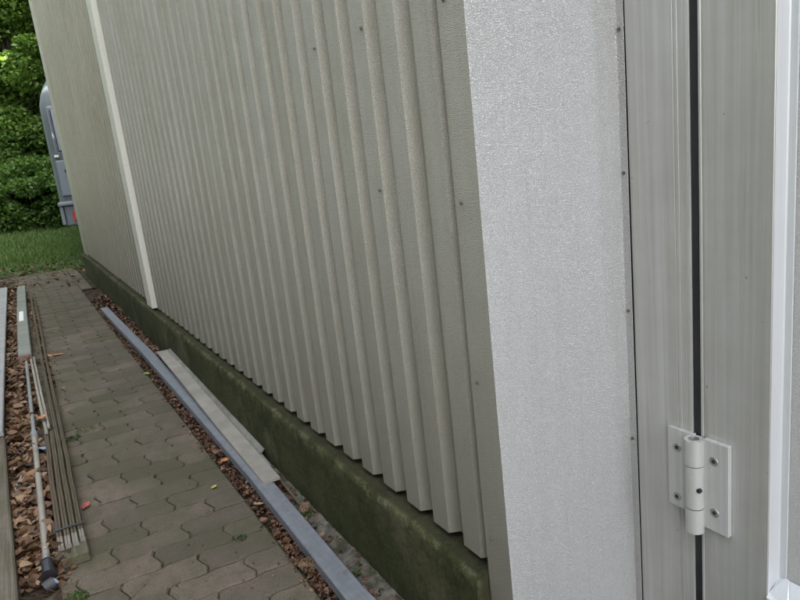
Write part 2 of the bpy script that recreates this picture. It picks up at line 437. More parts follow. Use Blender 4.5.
# ------------------------------------------------------------------ the metal clad building
XS, TR = .735, .761            # crest plane, trough plane
XD = 1.092                      # door plane
YC = .9745                      # return face
EAVE = 5.0
bld = tag(empty('metal_building', (.75, YC, 0)),
          'long building clad in pale ribbed metal on a mossy plinth with aluminium door', 'building')
OFF = (.75, YC, 0)                 # the building's own origin
REF = OFF
def bp(name, V, F, mat, parent=None, smooth=False):
    """part of the building, world coordinates"""
    o = mesh_obj(name, V, F, mat, parent if parent else bld, smooth, OFF); return o
def bbox(name, lo, hi, mat, parent=None, bev=0):
    bm = bmesh.new(); bm_box(bm, [lo[i] - OFF[i] for i in range(3)], [hi[i] - OFF[i] for i in range(3)], bev)
    return bm_obj(name, bm, mat, parent if parent else bld)
def bcyl(name, p0, p1, r, mat, parent=None, r1=None, seg=20, bev=0):
    bm = bmesh.new(); cyl_bm(bm, [p0[i] - OFF[i] for i in range(3)], [p1[i] - OFF[i] for i in range(3)], r, r1, seg, bev)
    return bm_obj(name, bm, mat, parent if parent else bld)

# plinth with rough top edge
def plinth():
    bm = bmesh.new(); V = []; F = []
    ny = 420; prof = [(.703, -.06), (.697, .0), (.6965, .07), (.697, .14), (.6972, .20), (.6975, .252), (.6985, .266), (.702, .274), (.709, .277), (.735, .277), (.76, .277), (.80, .277)]
    n = len(prof); y0, y1 = 1.058, 9.46
    for j in range(ny + 1):
        y = y0 + (y1 - y0) * (j / ny) ** 1.35
        for i, (x, zz) in enumerate(prof):
            a = .0010 if i < 5 else .0022
            lump = (.0035 * math.sin(y * 31 + 2 * math.sin(y * 13)) + .003 * math.sin(y * 67 + 1)) if 5 <= i <= 9 else 0
            V.append((x + random.uniform(-a, a) - lump * .4, y, zz + lump * .6 + (random.uniform(-a, a) if i >= 5 else 0)))
    for j in range(ny):
        for i in range(n - 1):
            a = j * n + i; F.append((a, a + n, a + n + 1, a + 1))
    b = len(V); V += [(.80, y0, -.06)]
    F.append(tuple(range(n)) + (b,))
    e = ny * n; V += [(.80, y1, -.06)]
    F.append(tuple(e + i for i in range(n))[::-1] + (b + 1,))
    F = [f[::-1] for f in F]
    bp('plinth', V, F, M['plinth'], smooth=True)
plinth()
# body of the building behind the cladding
bbox('leak_blocker', (.772, YC + .012, .02), (.84, 9.44, EAVE - .02), M['void'])
bbox('leak_blocker', (.84, 9.30, .0), (7.2, 9.44, EAVE - .02), M['sheet'])
bbox('leak_blocker', (7.2, -4, 0), (7.35, 9.44, EAVE - .02), M['sheet'])
bbox('leak_blocker', (XD + .12, -4.0, 0), (7.2, -3.85, EAVE - .02), M['sheet'])
bbox('leak_blocker', (XD + .05, -4.0, 0), (XD + .12, -.35, EAVE - .02), M['sheet'])
bbox('leak_blocker', (XD + .05, -.35, 2.25), (XD + .12, 1.01, EAVE - .02), M['void'])
bbox('leak_blocker', (XD + .21, -.35, 0), (XD + .25, 1.01, 2.25), M['void'])
bbox('roof', (.70, -4.08, EAVE), (7.43, 9.56, EAVE + .10), M['roof'])

bbox('leak_blocker', (XD + .008, YC - .019, .02), (XD + .20, YC + .011, EAVE - .03), M['void'])  # added block, keeps sun from leaking through the jamb gap
# ribbed sheets
PITCH = .1262
def sheet(y0, nribs, z0, z1, dx, prof_start=0, mat=None, xoff=0):
    if y0 > 4.7: mat = M['sheetfar']
    prof = []; y = y0
    for k in range(nribs):
        # far end of a rib first goes: crest, slope inwards (faces the camera side), trough, slope outwards
        prof += [(TR, y + .000), (TR, y + .027), (XS, y + .040), (XS, y + .103)]
        y += PITCH
        prof += [(TR, y - .0015)]
    pts = []
    for p in prof:
        if not pts or abs(p[1] - pts[-1][1]) > .0005: pts.append(p)
    zs = [z0 + (z1 - z0) * i / 12 for i in range(13)]
    V, F = [], []
    for zi, zz in enumerate(zs):
        for (x, yy) in pts:
            V.append((x - dx + xoff + .0012 * math.sin(zz * 3.1 + yy * 5), max(yy, YC + .006 + (yy - YC) * .02), zz))
    n = len(pts)
    for j in range(len(zs) - 1):
        for i in range(n - 1):
            a = j * n + i; F.append((a, a + n, a + n + 1, a + 1))
    o = bp('wall_sheet', V, [f for f in F], mat or M['sheet'])
    md = o.modifiers.new('thickness', 'SOLIDIFY'); md.thickness = .0012; md.offset = 1
    bv = o.modifiers.new('bend_radius', 'BEVEL'); bv.width = .0012; bv.segments = 2; bv.limit_method = 'ANGLE'; bv.angle_limit = R(20)
    return o
sheets = []
YS0 = 1.0466 - .1262      # first crest carries the flashing flange
ys = YS0; i = 0
while ys < 9.1:
    nr = 7
    if ys < 4.7 and ys + nr * PITCH > 4.80: nr = max(1, int(round((4.74 - ys) / PITCH)))
    if ys + nr * PITCH > 9.1: nr = int((9.16 - ys) / PITCH)
    if nr <= 0: break
    sheets.append((ys, nr, sheet(ys, nr, .293, EAVE - .03, .0015 * (i % 2))))
    ys += nr * PITCH; i += 1
screw_me = None
def sheet_screw(p, axis, parent, r=.0045, mat='steel', drive=True):
    global screw_me
    if screw_me is None:
        bm = bmesh.new()
        cyl_bm(bm, (0, 0, 0), (-.0012, 0, 0), .0048, seg=12); cyl_bm(bm, (-.0012, 0, 0), (-.0042, 0, 0), .0034, seg=6, bev=.0006)
        bmesh.ops.recalc_face_normals(bm, faces=bm.faces)
        screw_me = bpy.data.meshes.new('screw'); bm.to_mesh(screw_me); bm.free(); screw_me.materials.append(M['screwdark'])
    o = bpy.data.objects.new('screw', screw_me); link(o, parent); o.location = [p[i] - OFF[i] for i in range(3)]; o.scale = (.8, .8, .8)
    return o
M['screwdark'] = plain('weathered screw', (.17, .16, .145), .6, .5, var=.4, scale=300)
for (y0, nr, o) in sheets:
    for k in range(nr):
        yy = y0 + k * PITCH + .050
        idx = int(round((yy - 1.05) / PITCH))
        for zz in (1.447, 1.10, 2.6, 3.6, .72):
            if zz == 1.10 and idx != 2: continue
            if zz == .72 : continue
            if zz != 1.10 and idx % 2: continue
            if yy < 1.10 or (zz < 2 and yy > 1.8): continue
            sheet_screw((XS - .0028 , yy, zz), 'x', o)

# joint cover post, end flashing, corner flashing
def extrude_z(name, pts, z0, z1, mat, thick=.0015, closed=False, nz=10, parent=None, bevel=.0018):
    V, F = [], []; n = len(pts)
    for j in range(nz + 1):
        zz = z0 + (z1 - z0) * j / nz
        for (x, y) in pts: V.append((x + .0006 * math.sin(zz * 5 + y * 20), y, zz))
    for j in range(nz):
        for i in range(n - 1): F.append((j * n + i, j * n + i + 1, (j + 1) * n + i + 1, (j + 1) * n + i))
    o = bp(name, V, F, mat, parent)
    md = o.modifiers.new('thickness', 'SOLIDIFY'); md.thickness = thick; md.offset = 0
    bv = o.modifiers.new('bend_radius', 'BEVEL'); bv.width = bevel; bv.segments = 2; bv.limit_method = 'ANGLE'; bv.angle_limit = R(20)
    return o
extrude_z('joint_cover', [(.757, 4.722), (.704, 4.722), (.704, 4.90), (.729, 4.902), (.729, 4.93)], .292, EAVE - .03, M['cover'])
extrude_z('end_flashing', [(.7325, 9.00), (.7315, 9.47), (.80, 9.47), (1.1, 9.472)], .27, EAVE - .03, M['sheet'])
cf = extrude_z('corner_flashing', [(XS - .004, 1.056), (XS - .006, 1.052), (XS - .006, YC + .001), (XS - .004, YC), (XD - .006, YC), (XD - .0035, YC - .003), (XD - .0035, YC - .020)],
          .02, EAVE - .03, M['flash'], nz=24)
cf.data.materials.append(M['sheet'])          # wall-side flange takes the sheets' tone: algae film plus its side shade painted in
for p in cf.data.polygons:
    if abs(p.normal.x) > .7 and p.center.x + OFF[0] < .80: p.material_index = 1
for zz in (1.433, 1.078, .722, .372, 1.79, 2.15, 2.6, 3.2): sheet_screw((XS - .0075, 1.030, zz), 'x', cf)
for zz in (1.366, 1.090, .505, .80, 1.70, 2.05): sheet_screw((XD - .0045, YC - .010, zz), 'x', cf)

# ------------------------------------------------------------------ door and frame
OFF = (.75, YC + .0235, -.014)     # door drawing datum
# jamb with fine grooves at the gap side
jp = [(XD + .05, .9768), (XD, .9768), (XD, .872), (XD + .0012, .8715), (XD + .0012, .869), (XD, .8685), (XD, .862), (XD + .0012, .8615), (XD + .0012, .859), (XD, .8585), (XD, .846), (XD - .0006, .8445), (XD - .0006, .839), (XD, .8375), (XD + .04, .8375)]
extrude_z('door_frame', jp, .02, 2.25, M['alu'], .001, nz=2, bevel=.0004)
bbox('door_frame', (XD, -.30, 2.252), (XD + .05, .9745, 2.34), M['alu'], bev=.001)
bbox('door_frame', (XD, -.33, .02), (XD + .05, -.245, 2.25), M['alu'], bev=.001)
bbox('threshold', (XD - .02, -.30, .0), (XD + .06, .974, .018), M['alu'], bev=.001)
bbox('gasket', (XD + .0008, .8188, .03), (XD + .030, .8369, 2.24), M['rubber'], bev=.003)
door = bp('door', [(XD + .004, .8175, .06), (XD + .004, .8175, 2.24)], [], None)
# the leaf: stile with raised edge bead, built as the door's body mesh
def stile_profile():
    return [(XD + .035, .818), (XD - .001, .818), (XD - .001, .8145), (XD + .001, .8135), (XD + .001, .8105), (XD, .810), (XD, .681), (XD + .0015, .680)]
bpy.data.objects.remove(door)
door = extrude_z('door', stile_profile(), .04, 2.24, M['alu'], .001, nz=2, bevel=.0005)
def dbox(name, lo, hi, mat, bev=0): return bbox(name, lo, hi, mat, door, bev)
dbox('stile', (XD, -.235, .04), (XD + .04, -.10, 2.24), M['alu'], .001)
dbox('rail', (XD, -.10, 2.11), (XD + .04, .6795, 2.24), M['alu'], .001)
DI = XD + .034
zb = .295                       # height of the infill's lower edge
# infill panel behind the bead
bp('infill_panel', [(DI, -.10, .255), (DI, .664, .255), (DI, .664, 2.11), (DI, -.10, 2.11)], [(0, 1, 2, 3)], M['infill'], door)
# vertical bead: broad face turned to the camera side, then a short flat
extrude_z('glazing_bead', [(XD + .0015, .6795), (DI - .006, .6765), (DI - .0035, .6745), (DI - .0035, .6625), (DI - .001, .662)], zb - .035, 2.11, M['alu_clean'], .001, nz=2, parent=door, bevel=.0006)
# bottom bead: sloping top face, then front of the bottom rail
V = [(XD - .001, .6795, .262), (XD - .001, -.10, .262), (DI - .002, -.10, .2985), (DI - .002, .6795, .2985)]
bp('bottom_bead', V, [(0, 1, 2, 3)], M['alu_clean'], door)
dbox('bottom_rail', (XD - .001, -.10, .04), (XD + .04, .6795, .261), M['alu_clean'], .001)
# mitred corner bracket with a slot screw
br = bp('corner_bracket', [(XD - .004, .6790, .2665), (XD - .004, .640, .2600), (XD - .004, .640, .180), (XD - .004, .6790, .180),
                         (XD + .004, .6790, .274), (DI - .006, .662, .3035), (DI - .006, .655, .3035), (XD + .004, .640, .268)],
        [(0, 1, 2, 3), (0, 4, 5, 6, 7, 1)], M['alu_clean'], door)
bcyl('screw', (XD - .0035, .670, .250), (XD - .0062, .670, .250), .0035, M['screwdark'], door, seg=10)

# hinge: two leaves, three knuckles, pin, four countersunk screws
hg = bp('door_hinge', [(0, 0, 0)], [], None); bpy.data.objects.remove(hg)
XH = XD - .0130
hg = bbox('door_hinge', (XH, .752, .361), (XD - .0015, .806, .5555), M['cast'], bev=.0013)   # leaf on the door
def hpart(name, V=None): pass
bm = bmesh.new()
def Lb(lo, hi, bev=.001): bm_box(bm, [lo[i] - OFF[i] for i in range(3)], [hi[i] - OFF[i] for i in range(3)], bev)
Lb((XH + .001, .8295, .379), (XD - .0015, .889, .5555), .0012)
bm_obj('hinge_leaf', bm, M['cast'], hg)
HX, HY, HR = XD - .0205, .8205, .0182
for (z0, z1, r_) in ((.4998, .5515, HR), (.4058, .4955, HR * .96), (.3505, .4015, HR)):
    bcyl('hinge_knuckle', (HX, HY, z0), (HX, HY, z1), r_, M['cast'], hg, seg=36, bev=.0012)
bcyl('hinge_pin', (HX, HY, .345), (HX, HY, .5528), .0098, M['steel'], hg, seg=24, bev=.001)
for z0, z1 in ((.4955, .4998), (.4015, .4058)): bcyl('hinge_washer', (HX, HY, z0 + .0002), (HX, HY, z1 - .0002), HR * .86, M['black'], hg, seg=28)
# webs that carry the knuckles to their leaves
bm = bmesh.new()
Lb((XH + .0005, HY + .002, .500), (XD - .004, .832, .5505), .0008)
bm_obj('hinge_web', bm, M['cast'], hg); bm = bmesh.new()
Lb((XH + .0005, HY + .002, .352), (XD - .004, .832, .402), .0008)
bm_obj('hinge_web', bm, M['cast'], hg)
bm = bmesh.new(); Lb((XH + .0005, .8045, .406), (XD - .004, HY, .495), .0008); bm_obj('hinge_web', bm, M['cast'], hg)
for (yy, zz, X_) in ((.867, .515, XH + .001), (.869, .402, XH + .001), (.7825, .515, XH), (.781, .4035, XH)):
    s = bcyl('hinge_screw', (X_ + .002, yy, zz), (X_ - .0012, yy, zz), .0100, M['steel'], hg, r1=.0090, seg=24, bev=.0004)
    bm = bmesh.new()
    cyl_bm(bm, (X_ - .0008 - OFF[0], yy - OFF[1], zz - OFF[2]), (X_ - .0018 - OFF[0], yy - OFF[1], zz - OFF[2]), .0046, seg=6)
    bm_obj('screw_socket', bm, M['black'], hg)
bcyl('grub_screw', (HX - .006, .8035, .449), (HX - .0120, .8025, .449), .0048, M['black'], hg, seg=12)

OFF = REF
# cladding on the building beyond the door, beside and behind the camera
V, F = [], []; y = -.36; pts = []
while y > -4: 
    pts += [(XD + .03, y), (XD + .03, y - .02), (XD + .008, y - .04), (XD + .008, y - .105)]; y -= PITCH
n = len(pts)
for zz in (.3, EAVE - .03):
    for p in pts: V.append((p[0], p[1], zz))
for i in range(n - 1): F.append((i, i + 1, n + i + 1, n + i))
bp('wall_sheet', V, F, M['sheet'])

# ------------------------------------------------------------------ things in the gutter
pth = [(.612, .95, .002), (.588, 1.49, .002), (.604, 2.35, .002), (.603, 3.4, .002), (.598, 4.6, .004), (.582, 5.7, .003), (.570, 6.58, .003)]
fine = []
for a, b in zip(pth, pth[1:]):
    for k in range(6): fine.append(tuple(Vector(a).lerp(Vector(b), k / 6)))
fine.append(pth[-1])
W = .031
rail = sweep('steel_rail', [(-W, 0), (-W, .033), (-W + .003, .036), (W - .003, .036), (W, .033), (W, 0), (W - .004, 0), (W - .004, .032), (-W + .004, .032), (-W + .004, 0)], fine, M['rail'])
tag(rail, 'long blue grey galvanised steel rail lying in the gutter between path and plinth', 'metal rail')

bd = sweep('pale_board', [(-.033, 0), (-.033, .010), (-.031, .012), (.031, .012), (.033, .010), (.033, 0)],
           [(.628, 2.253, .036), (.634, 2.9, .050), (.643, 3.6, .068), (.650, 4.30, .086)], M['board'])
tag(bd, 'pale beige board lying on the steel rail beside the plinth', 'board')
pk = sweep('grey_plank', [(-.020, -.004), (.014, .030), (.0195, .026), (-.014, -.010)],
           [(.676, 2.52, .026), (.676, 3.1, .042), (.675, 3.7, .062), (.674, 4.26, .082)], M['plankgrey'])
tag(pk, 'narrow grey plank on edge leaning against the mossy plinth', 'plank')
pk2 = sweep('plank_offcut', [(-.016, 0), (-.018, .014), (.012, .020), (.016, .004)],
            [(.665, 2.40, .012), (.668, 2.52, .016), (.671, 2.66, .016)], M['plankgrey'])
tag(pk2, 'short broken plank offcut at the near end of the grey plank', 'plank offcut')
pk3 = sweep('stick', [(-.004, 0), (-.003, .006), (.003, .006), (.004, 0)],
            [(.660, 2.05, .010), (.664, 2.2, .016), (.672, 2.42, .022)], M['slat'])
tag(pk3, 'thin dark stick beyond the end of the pale board', 'stick')

# ------------------------------------------------------------------ timber pile on the left
wb = sweep('white_board', [(-.075, 0), (-.075, .022), (-.07, .027), (.07, .027), (.075, .022), (.075, 0)],
           [(-.308, 3.50, .082), (-.297, 5.0, .078), (-.282, 6.8, .07), (-.262, 8.9, .06)], M['whitep'])
tag(wb, 'long pale grey painted board on the far part of the left timber pile', 'board')
bmn = sweep('weathered_beam', [(-.07, 0), (-.07, .066), (-.064, .072), (-.022, .070), (-.018, .066), (-.014, .070), (.064, .072), (.07, .066), (.07, 0)],
            [(-.262, 1.2, .006), (-.272, 2.0, .006), (-.292, 2.9, .006), (-.306, 3.75, .006)], M['woodgrey'])
tag(bmn, 'thick weathered grey wooden beam at the near left corner beside the leaf litter', 'beam')
# grey channel with rusty end and sticker
gm = empty('metal_channel', (-.10, 5.1, .03)); tag(gm, 'grey green metal channel with a rusty end and a small white sticker', 'metal channel')
def lp(o, e):                      # parent world-built object to an empty, keep place
    o.parent = e; o.matrix_parent_inverse = Matrix.Identity(4)
    ml = Matrix.Translation(e.location).inverted(); o.data.transform(ml); return o
chp = [(-.105, 5.12, .036), (-.085, 6.8, .036), (-.048, 8.75, .036)]
lp(sweep('channel_body', [(-.042, 0), (-.042, .046), (-.036, .052), (.036, .052), (.042, .046), (.042, 0)], chp, M['greymetal']), gm)
lp(sweep('cut_end', [(-.040, .001), (-.040, .044), (-.035, .050), (.035, .050), (.040, .044), (.040, .001)], [(-.1054, 5.085, .036), (-.105, 5.119, .036)], M['rust']), gm)
lp(mesh_obj('sticker', [(-.113, 6.45, .0885), (-.078, 6.45, .0885), (-.070, 6.95, .0885), (-.103, 6.95, .0885)], [(0, 1, 2, 3)], M['white']), gm)
lp(box('cross_bearer', (-.165, 5.13, .006), (-.02, 5.22, .0355), M['slat'], None, .003), gm)

# telescopic pole
tp = empty('telescopic_pole', (-.125, 2.2, .03)); tag(tp, 'long white telescopic pole with a black end fitting lying on the brown leaves', 'pole')
def Lc(name, p0, p1, r, mat, **k):
    return lp(cyl(name, p0, p1, r, mat, None, **k), tp)
P0, Pm, P1 = Vector((-.1255, 2.28, .042)), Vector((-.1145, 3.48, .048)), Vector((-.104, 5.03, .052))
Lc('lower_tube', P0, Pm, .0118, M['pole'], seg=24, bev=.001)
Lc('upper_tube', Pm, P1, .0100, M['polegrey'], seg=20)
Lc('collar', Pm - Vector((0, .03, 0)), Pm + Vector((0, .035, .001)), .0165, M['polegrey'], seg=24, bev=.002)
Lc('neck', P0, P0 - Vector((0.001, .035, .001)), .0110, M['polegrey'], seg=18)
Lc('end_cap', P0 - Vector((.0, .035, .001)), P0 - Vector((0, .105, .012)), .0165, M['black'], r1=.021, seg=20, bev=.003)
Lc('end_wheel', (-.139, 2.12, .026), (-.112, 2.125, .032), .020, M['black'], seg=24, bev=.003)
Lc('wheel_hub', (-.111, 2.125, .034), (-.1075, 2.126, .036), .0125, M['blueplastic'], seg=18, bev=.002)
Lc('rivet', P0 + Vector((0, .035, .0125)), P0 + Vector((0, .035, .0150)), .004, M['steel'], seg=10)

# slats (each one a thing of its own)
def slat(name, pts, w, h, mat, label, cat='slat', group=None, rib=True, tip=False):
    e = empty(name, pts[0]); tag(e, label, cat, group)
    prof = [(-w, 0), (-w, h * .8), (-w * .7, h), (w * .7, h), (w, h * .8), (w, 0)]
    if rib: prof = [(-w, 0), (-w, h * .8), (-w * .75, h), (-w * .15, h), (-w * .1, h * .75), (w * .1, h * .75), (w * .15, h), (w * .75, h), (w, h * .8), (w, 0)]
    fine = []
    for a, b in zip(pts, pts[1:]):
        for k in range(5):
            q = Vector(a).lerp(Vector(b), k / 5); fine.append((q.x + random.uniform(-.0012, .0012), q.y, q.z + random.uniform(-.001, .001)))
    fine.append(pts[-1])
    lp(sweep('slat_body', prof, fine, mat), e)
    if tip:
        a = Vector(pts[0])
        lp(sweep('slat_tip', [(x * .97, y * .97 + .0002) for x, y in prof], [a - Vector((.001, .055 + random.uniform(0, .02), .002)), a - Vector((0, .0005, 0))], M['tip']), e)
    return e
slat('wooden_batten', [(-.079, 2.36, .040), (-.074, 2.9, .040), (-.062, 3.50, .040)], .0095, .016, M['slat'], 'short brown slat at the left of the slat bundle, next to the pole', group='slats bundled beside the path', tip=True)
slat('wooden_batten', [(-.057, 2.35, .040), (-.050, 2.9, .040), (-.040, 3.46, .040)], .0095, .018, M['slat'], 'brown slat second from the left in the slat bundle', group='slats bundled beside the path', tip=True)
slat('wooden_batten', [(-.035, 2.36, .036), (-.024, 3.2, .036), (-.012, 5.0, .030), (.022, 8.4, .02)], .0095, .018, M['slatgreen'], 'long mossy slat second from the right in the slat bundle', group='slats bundled beside the path', tip=True)
slat('wooden_batten', [(-.013, 2.37, .034), (-.001, 3.2, .034), (.012, 4.9, .028), (.052, 8.0, .01)], .0085, .020, M['slatgreen'], 'long mossy slat along the outer right edge of the slat bundle', group='slats bundled beside the path', tip=True)
slat('pale_batten', [(-.062, 3.42, .060), (-.068, 4.0, .058), (-.075, 5.04, .056)], .007, .010, M['slatpale'], 'thin pale slat crossing the leaves right of the pole', rib=False)
slat('pale_batten', [(-.048, 3.50, .058), (-.052, 4.1, .057), (-.056, 5.10, .054)], .006, .009, M['slatpale'], 'thin pale slat touching the top of the brown slats', rib=False)
bl = box('wooden_block', (-.086, 2.235, .001), (-.004, 2.330, .034), M['woodgrey'], None, .004)
tag(bl, 'dark mossy wooden block under the bleached tips of the slat bundle', 'block')
bl2 = box('wooden_bearer', (-.10, 3.36, .002), (.012, 3.42, .033), M['woodgrey'], None, .003)
tag(bl2, 'short dark bearer under the middle of the slat bundle', 'bearer')
st = sweep('strap', [(-.005, 0), (-.005, .003), (.005, .003), (.005, 0)], [(-.095, 2.40, .058), (-.045, 2.398, .0605), (.004, 2.40, .056)], M['black'])
tag(st, 'black band across the near end of the slat bundle', 'band')

# small clip and blue scrap in the leaves
ck = empty('bracket', (-.165, 2.95, .03)); tag(ck, 'small grey metal bracket lying open in the brown leaves left of the pole', 'bracket')
Mx = Matrix.Translation((-.165, 2.95, .022)) @ Matrix.Rotation(R(-12), 4, 'Z')
for nm, lo, hi, mt in (('back_plate', (-.030, -.055, 0), (.028, .07, .006), M['plankgrey']), ('side_flange', (-.030, -.055, .006), (-.025, .070, .028), M['whitep']),
                       ('end_flange', (-.025, -.055, .006), (.028, -.050, .022), M['whitep']), ('inner_rib', (.004, -.045, .006), (.007, .06, .018), M['greymetal'])):
    lp(box(nm, lo, hi, mt, None, .0008, Mx), ck)
sc_ = box('plastic_scrap', (-.017, -.022, 0), (.018, .022, .004), M['blueplastic'], None, .0012, Matrix.Translation((-.082, 3.28, .045)) @ Matrix.Rotation(.5, 4, 'Z') @ Matrix.Rotation(.25, 4, 'Y'))
tag(sc_, 'small blue plastic scrap between the pole and the slat bundle', 'scrap')

# pine cones
def pine_cone(loc, s, rz, label):
    e = empty('pine_cone', loc, rz); tag(e, label, 'pine cone', 'pine cones in the gutter')
    bm = bmesh.new(); 
    n = 46
    for k in range(n):
        u = k / n; a = k * 2.399; r_ = s * .5 * math.sin(math.pi * (u * .82 + .12)) ; zz = (u - .5) * s * 1.5
        c = Vector((math.cos(a) * r_, math.sin(a) * r_, zz)); o = Vector((math.cos(a), math.sin(a), .55)).normalized(); tt = Vector((-math.sin(a), math.cos(a), 0)); wdt = s * .15
        up = o.cross(tt)
        p = [c - tt * wdt * .5 - o * s * .14, c + tt * wdt * .5 - o * s * .14, c + tt * wdt + o * s * .04, c + o * s * .11 + up * s * .03, c - tt * wdt + o * s * .04]
        top = [bm.verts.new(q) for q in p]; bot = [bm.verts.new(q - up * s * .045) for q in p]
        bm.faces.new(top); bm.faces.new(bot[::-1])
        for i in range(5): bm.faces.new((top[i], bot[i], bot[(i + 1) % 5], top[(i + 1) % 5]))
    o1 = bm_obj('cone_scales', bm, M['cone'], e)
    bm = bmesh.new(); cyl_bm(bm, (0, 0, -s * .75), (0, 0, s * .6), s * .25, s * .1, 8); o2 = bm_obj('cone_core', bm, M['cone'], e)
    e.rotation_euler = (R(82), 0, rz); return e
pine_cone((.545, 1.72, .016), .038, .6, 'brown pine cone nearest the camera in the gutter leaves')
pine_cone((.663, 2.03, .018), .030, 2.2, 'small brown pine cone in the gutter between the rail and the plinth')

# ------------------------------------------------------------------ leaves
def soup(name, cen, size, nrm_bias, mat, rnd, parent=None, elong=1.6, fold=.25, flat=None, six=False):
    """many small folded leaf faces (two triangles sharing a midrib) from numpy arrays"""
    N = len(cen)
    nr = rng.normal(size=(N, 3)) + nrm_bias; nr /= np.linalg.norm(nr, axis=1)[:, None]
    if flat is not None:
        nr = rng.normal(size=(N, 3)) * flat + np.array([0, 0, 1.]); nr /= np.linalg.norm(nr, axis=1)[:, None]
    t1 = np.cross(nr, rng.normal(size=(N, 3))); t1 /= np.linalg.norm(t1, axis=1)[:, None]
    t2 = np.cross(nr, t1)
    s = size[:, None]
    A = cen - t1 * s * elong / 2; B = cen + t1 * s * elong / 2
    cc = cen + nr * 0
    Lf = cc + t2 * s * .5 + nr * s * fold; Rt = cc - t2 * s * .5 + nr * s * fold
    if six:
        q = lambda a, b, c_: cen + t1 * s * elong * a + t2 * s * b + nr * s * c_
        j = lambda v: (v * (.7 + .6 * rng.random(N)))[:, None]
        cu = rng.normal(size=(N, 1)) * .25
        V = np.stack([q(-.5, 0, cu), q(j(-.22), j(.42), fold + .1), q(j(.12), j(.50), fold), q(.5, 0, cu * 1.4), q(j(.12), j(-.50), fold * .8), q(j(-.22), j(-.42), fold)], 1)
        idx = np.arange(N)[:, None] * 6
        F = np.concatenate([idx + np.array([0, 3, 2, 1]), idx + np.array([0, 5, 4, 3])], axis=1).reshape(-1)
        me = bpy.data.meshes.new(name)
        me.vertices.add(N * 6); me.vertices.foreach_set('co', V.reshape(-1).astype(np.float32))
        me.loops.add(N * 8); me.loops.foreach_set('vertex_index', F.astype(np.int32))
        me.polygons.add(N * 2); me.polygons.foreach_set('loop_start', np.arange(N * 2, dtype=np.int32) * 4)
        me.update(calc_edges=True); me.validate()
        at = me.attributes.new('rnd', 'FLOAT', 'FACE'); at.data.foreach_set('value', np.repeat(rnd, 2).astype(np.float32))
        me.materials.append(mat)
        return link(bpy.data.objects.new(name, me), parent)
    V = np.empty((N, 4, 3)); V[:, 0] = A; V[:, 1] = Rt; V[:, 2] = B; V[:, 3] = Lf
    idx = np.arange(N)[:, None] * 4
    F = np.concatenate([idx + np.array([0, 1, 2]), idx + np.array([0, 2, 3])], axis=1).reshape(-1)
    me = bpy.data.meshes.new(name)
    me.vertices.add(N * 4); me.vertices.foreach_set('co', V.reshape(-1).astype(np.float32))
    me.loops.add(N * 6); me.loops.foreach_set('vertex_index', F.astype(np.int32))
    me.polygons.add(N * 2); me.polygons.foreach_set('loop_start', np.arange(N * 2, dtype=np.int32) * 3)
    me.update(calc_edges=True); me.validate()
    at = me.attributes.new('rnd', 'FLOAT', 'FACE'); at.data.foreach_set('value', np.repeat(rnd, 2).astype(np.float32))
    me.materials.append(mat)
    o = bpy.data.objects.new(name, me); return link(o, parent)

def litter(name, boxes, mat):
    cs, ss = [], []
    for (x0, x1, y0, y1, z0, z1, n, s0, s1, pw) in boxes:
        y = y0 + (y1 - y0) * rng.random(n) ** pw
        dens = .5 + .5 * np.sin(y * 9 + 1.3 * np.sin(y * 23)); keep = rng.random(n) < (.45 + .55 * dens)
        c = np.stack([x0 + (x1 - x0) * rng.random(n), y, z0 + (z1 - z0) * rng.random(n) ** 1.5], 1)[keep]
        cs.append(c); ss.append(s0 + (s1 - s0) * rng.random(len(c)) ** 2)
    c = np.concatenate(cs); s = np.concatenate(ss)
    o = soup(name, c, s, np.array([0, 0, .8]), mat, rng.random(len(c)) ** 1.2, elong=1.5, fold=.2, flat=.45, six=True)
    return o
lg = litter('leaf_litter', [(.524, .572, .9, 7.6, -.016, .006, 5200, .006, .019, 1.5), (.640, .693, 2.5, 7.6, -.010, .010, 2600, .006, .021, 1.4), (.625, .690, .9, 2.6, -.010, .008, 420, .006, .022, 1.0),
                             (.600, .690, 4.6, 7.4, -.010, .02, 1500, .012, .034, 1), (.50, .53, .9, 8, .002, .006, 300, .005, .012, 1.3)], M['litter'])
tag(lg, 'reddish brown leaf litter filling the gutter on both sides of the rail', 'leaf litter', kind='stuff')
ll = litter('leaf_litter', [(-.235, -.088, 2.25, 9.3, .006, .045, 5200, .012, .044, 1.3), (-.24, -.06, 2.15, 3.2, .004, .03, 900, .010, .034, 1),
                             (-.02, .03, 4.4, 8.2, .002, .02, 700, .012, .03, 1), (-.9, -.38, .8, 9.3, .006, .02, 2500, .02, .05, 1), (-.2, -.05, 1.2, 2.3, .003, .008, 120, .006, .016, 1), (-.23, -.09, 2.3, 8.5, .03, .052, 420, .022, .044, 1.4)], M['litter_tan'])
n = 700
c = np.concatenate([np.stack([-.24 + .16 * rng.random(n), 2.0 + 6 * rng.random(n) ** 1.3, .012 + .035 * rng.random(n)], 1), np.stack([.53 + .16 * rng.random(n // 2), 1.0 + 6 * rng.random(n // 2), .004 + .006 * rng.random(n // 2)], 1)])
tw = soup('twigs', c, .0016 + .0016 * rng.random(len(c)), np.zeros(3), M['litter'], .2 + .8 * rng.random(len(c)), elong=24, flat=.2, fold=.3)
tag(tw, 'thin dry stalks and twigs mixed through the fallen leaves', 'twigs', kind='stuff')
n = 1700
c = np.stack([-1.6 + 3.2 * rng.random(n), 8.6 + 5.5 * rng.random(n) ** .9, .004 + .012 * rng.random(n)], 1); c = c[(c[:, 0] < .66) | (c[:, 1] > 9.6)]
c[:, 2] += np.array([gz(0, y_) for y_ in c[:, 1]]) - np.where(c[:, 1] > 10.5, .04, 0)
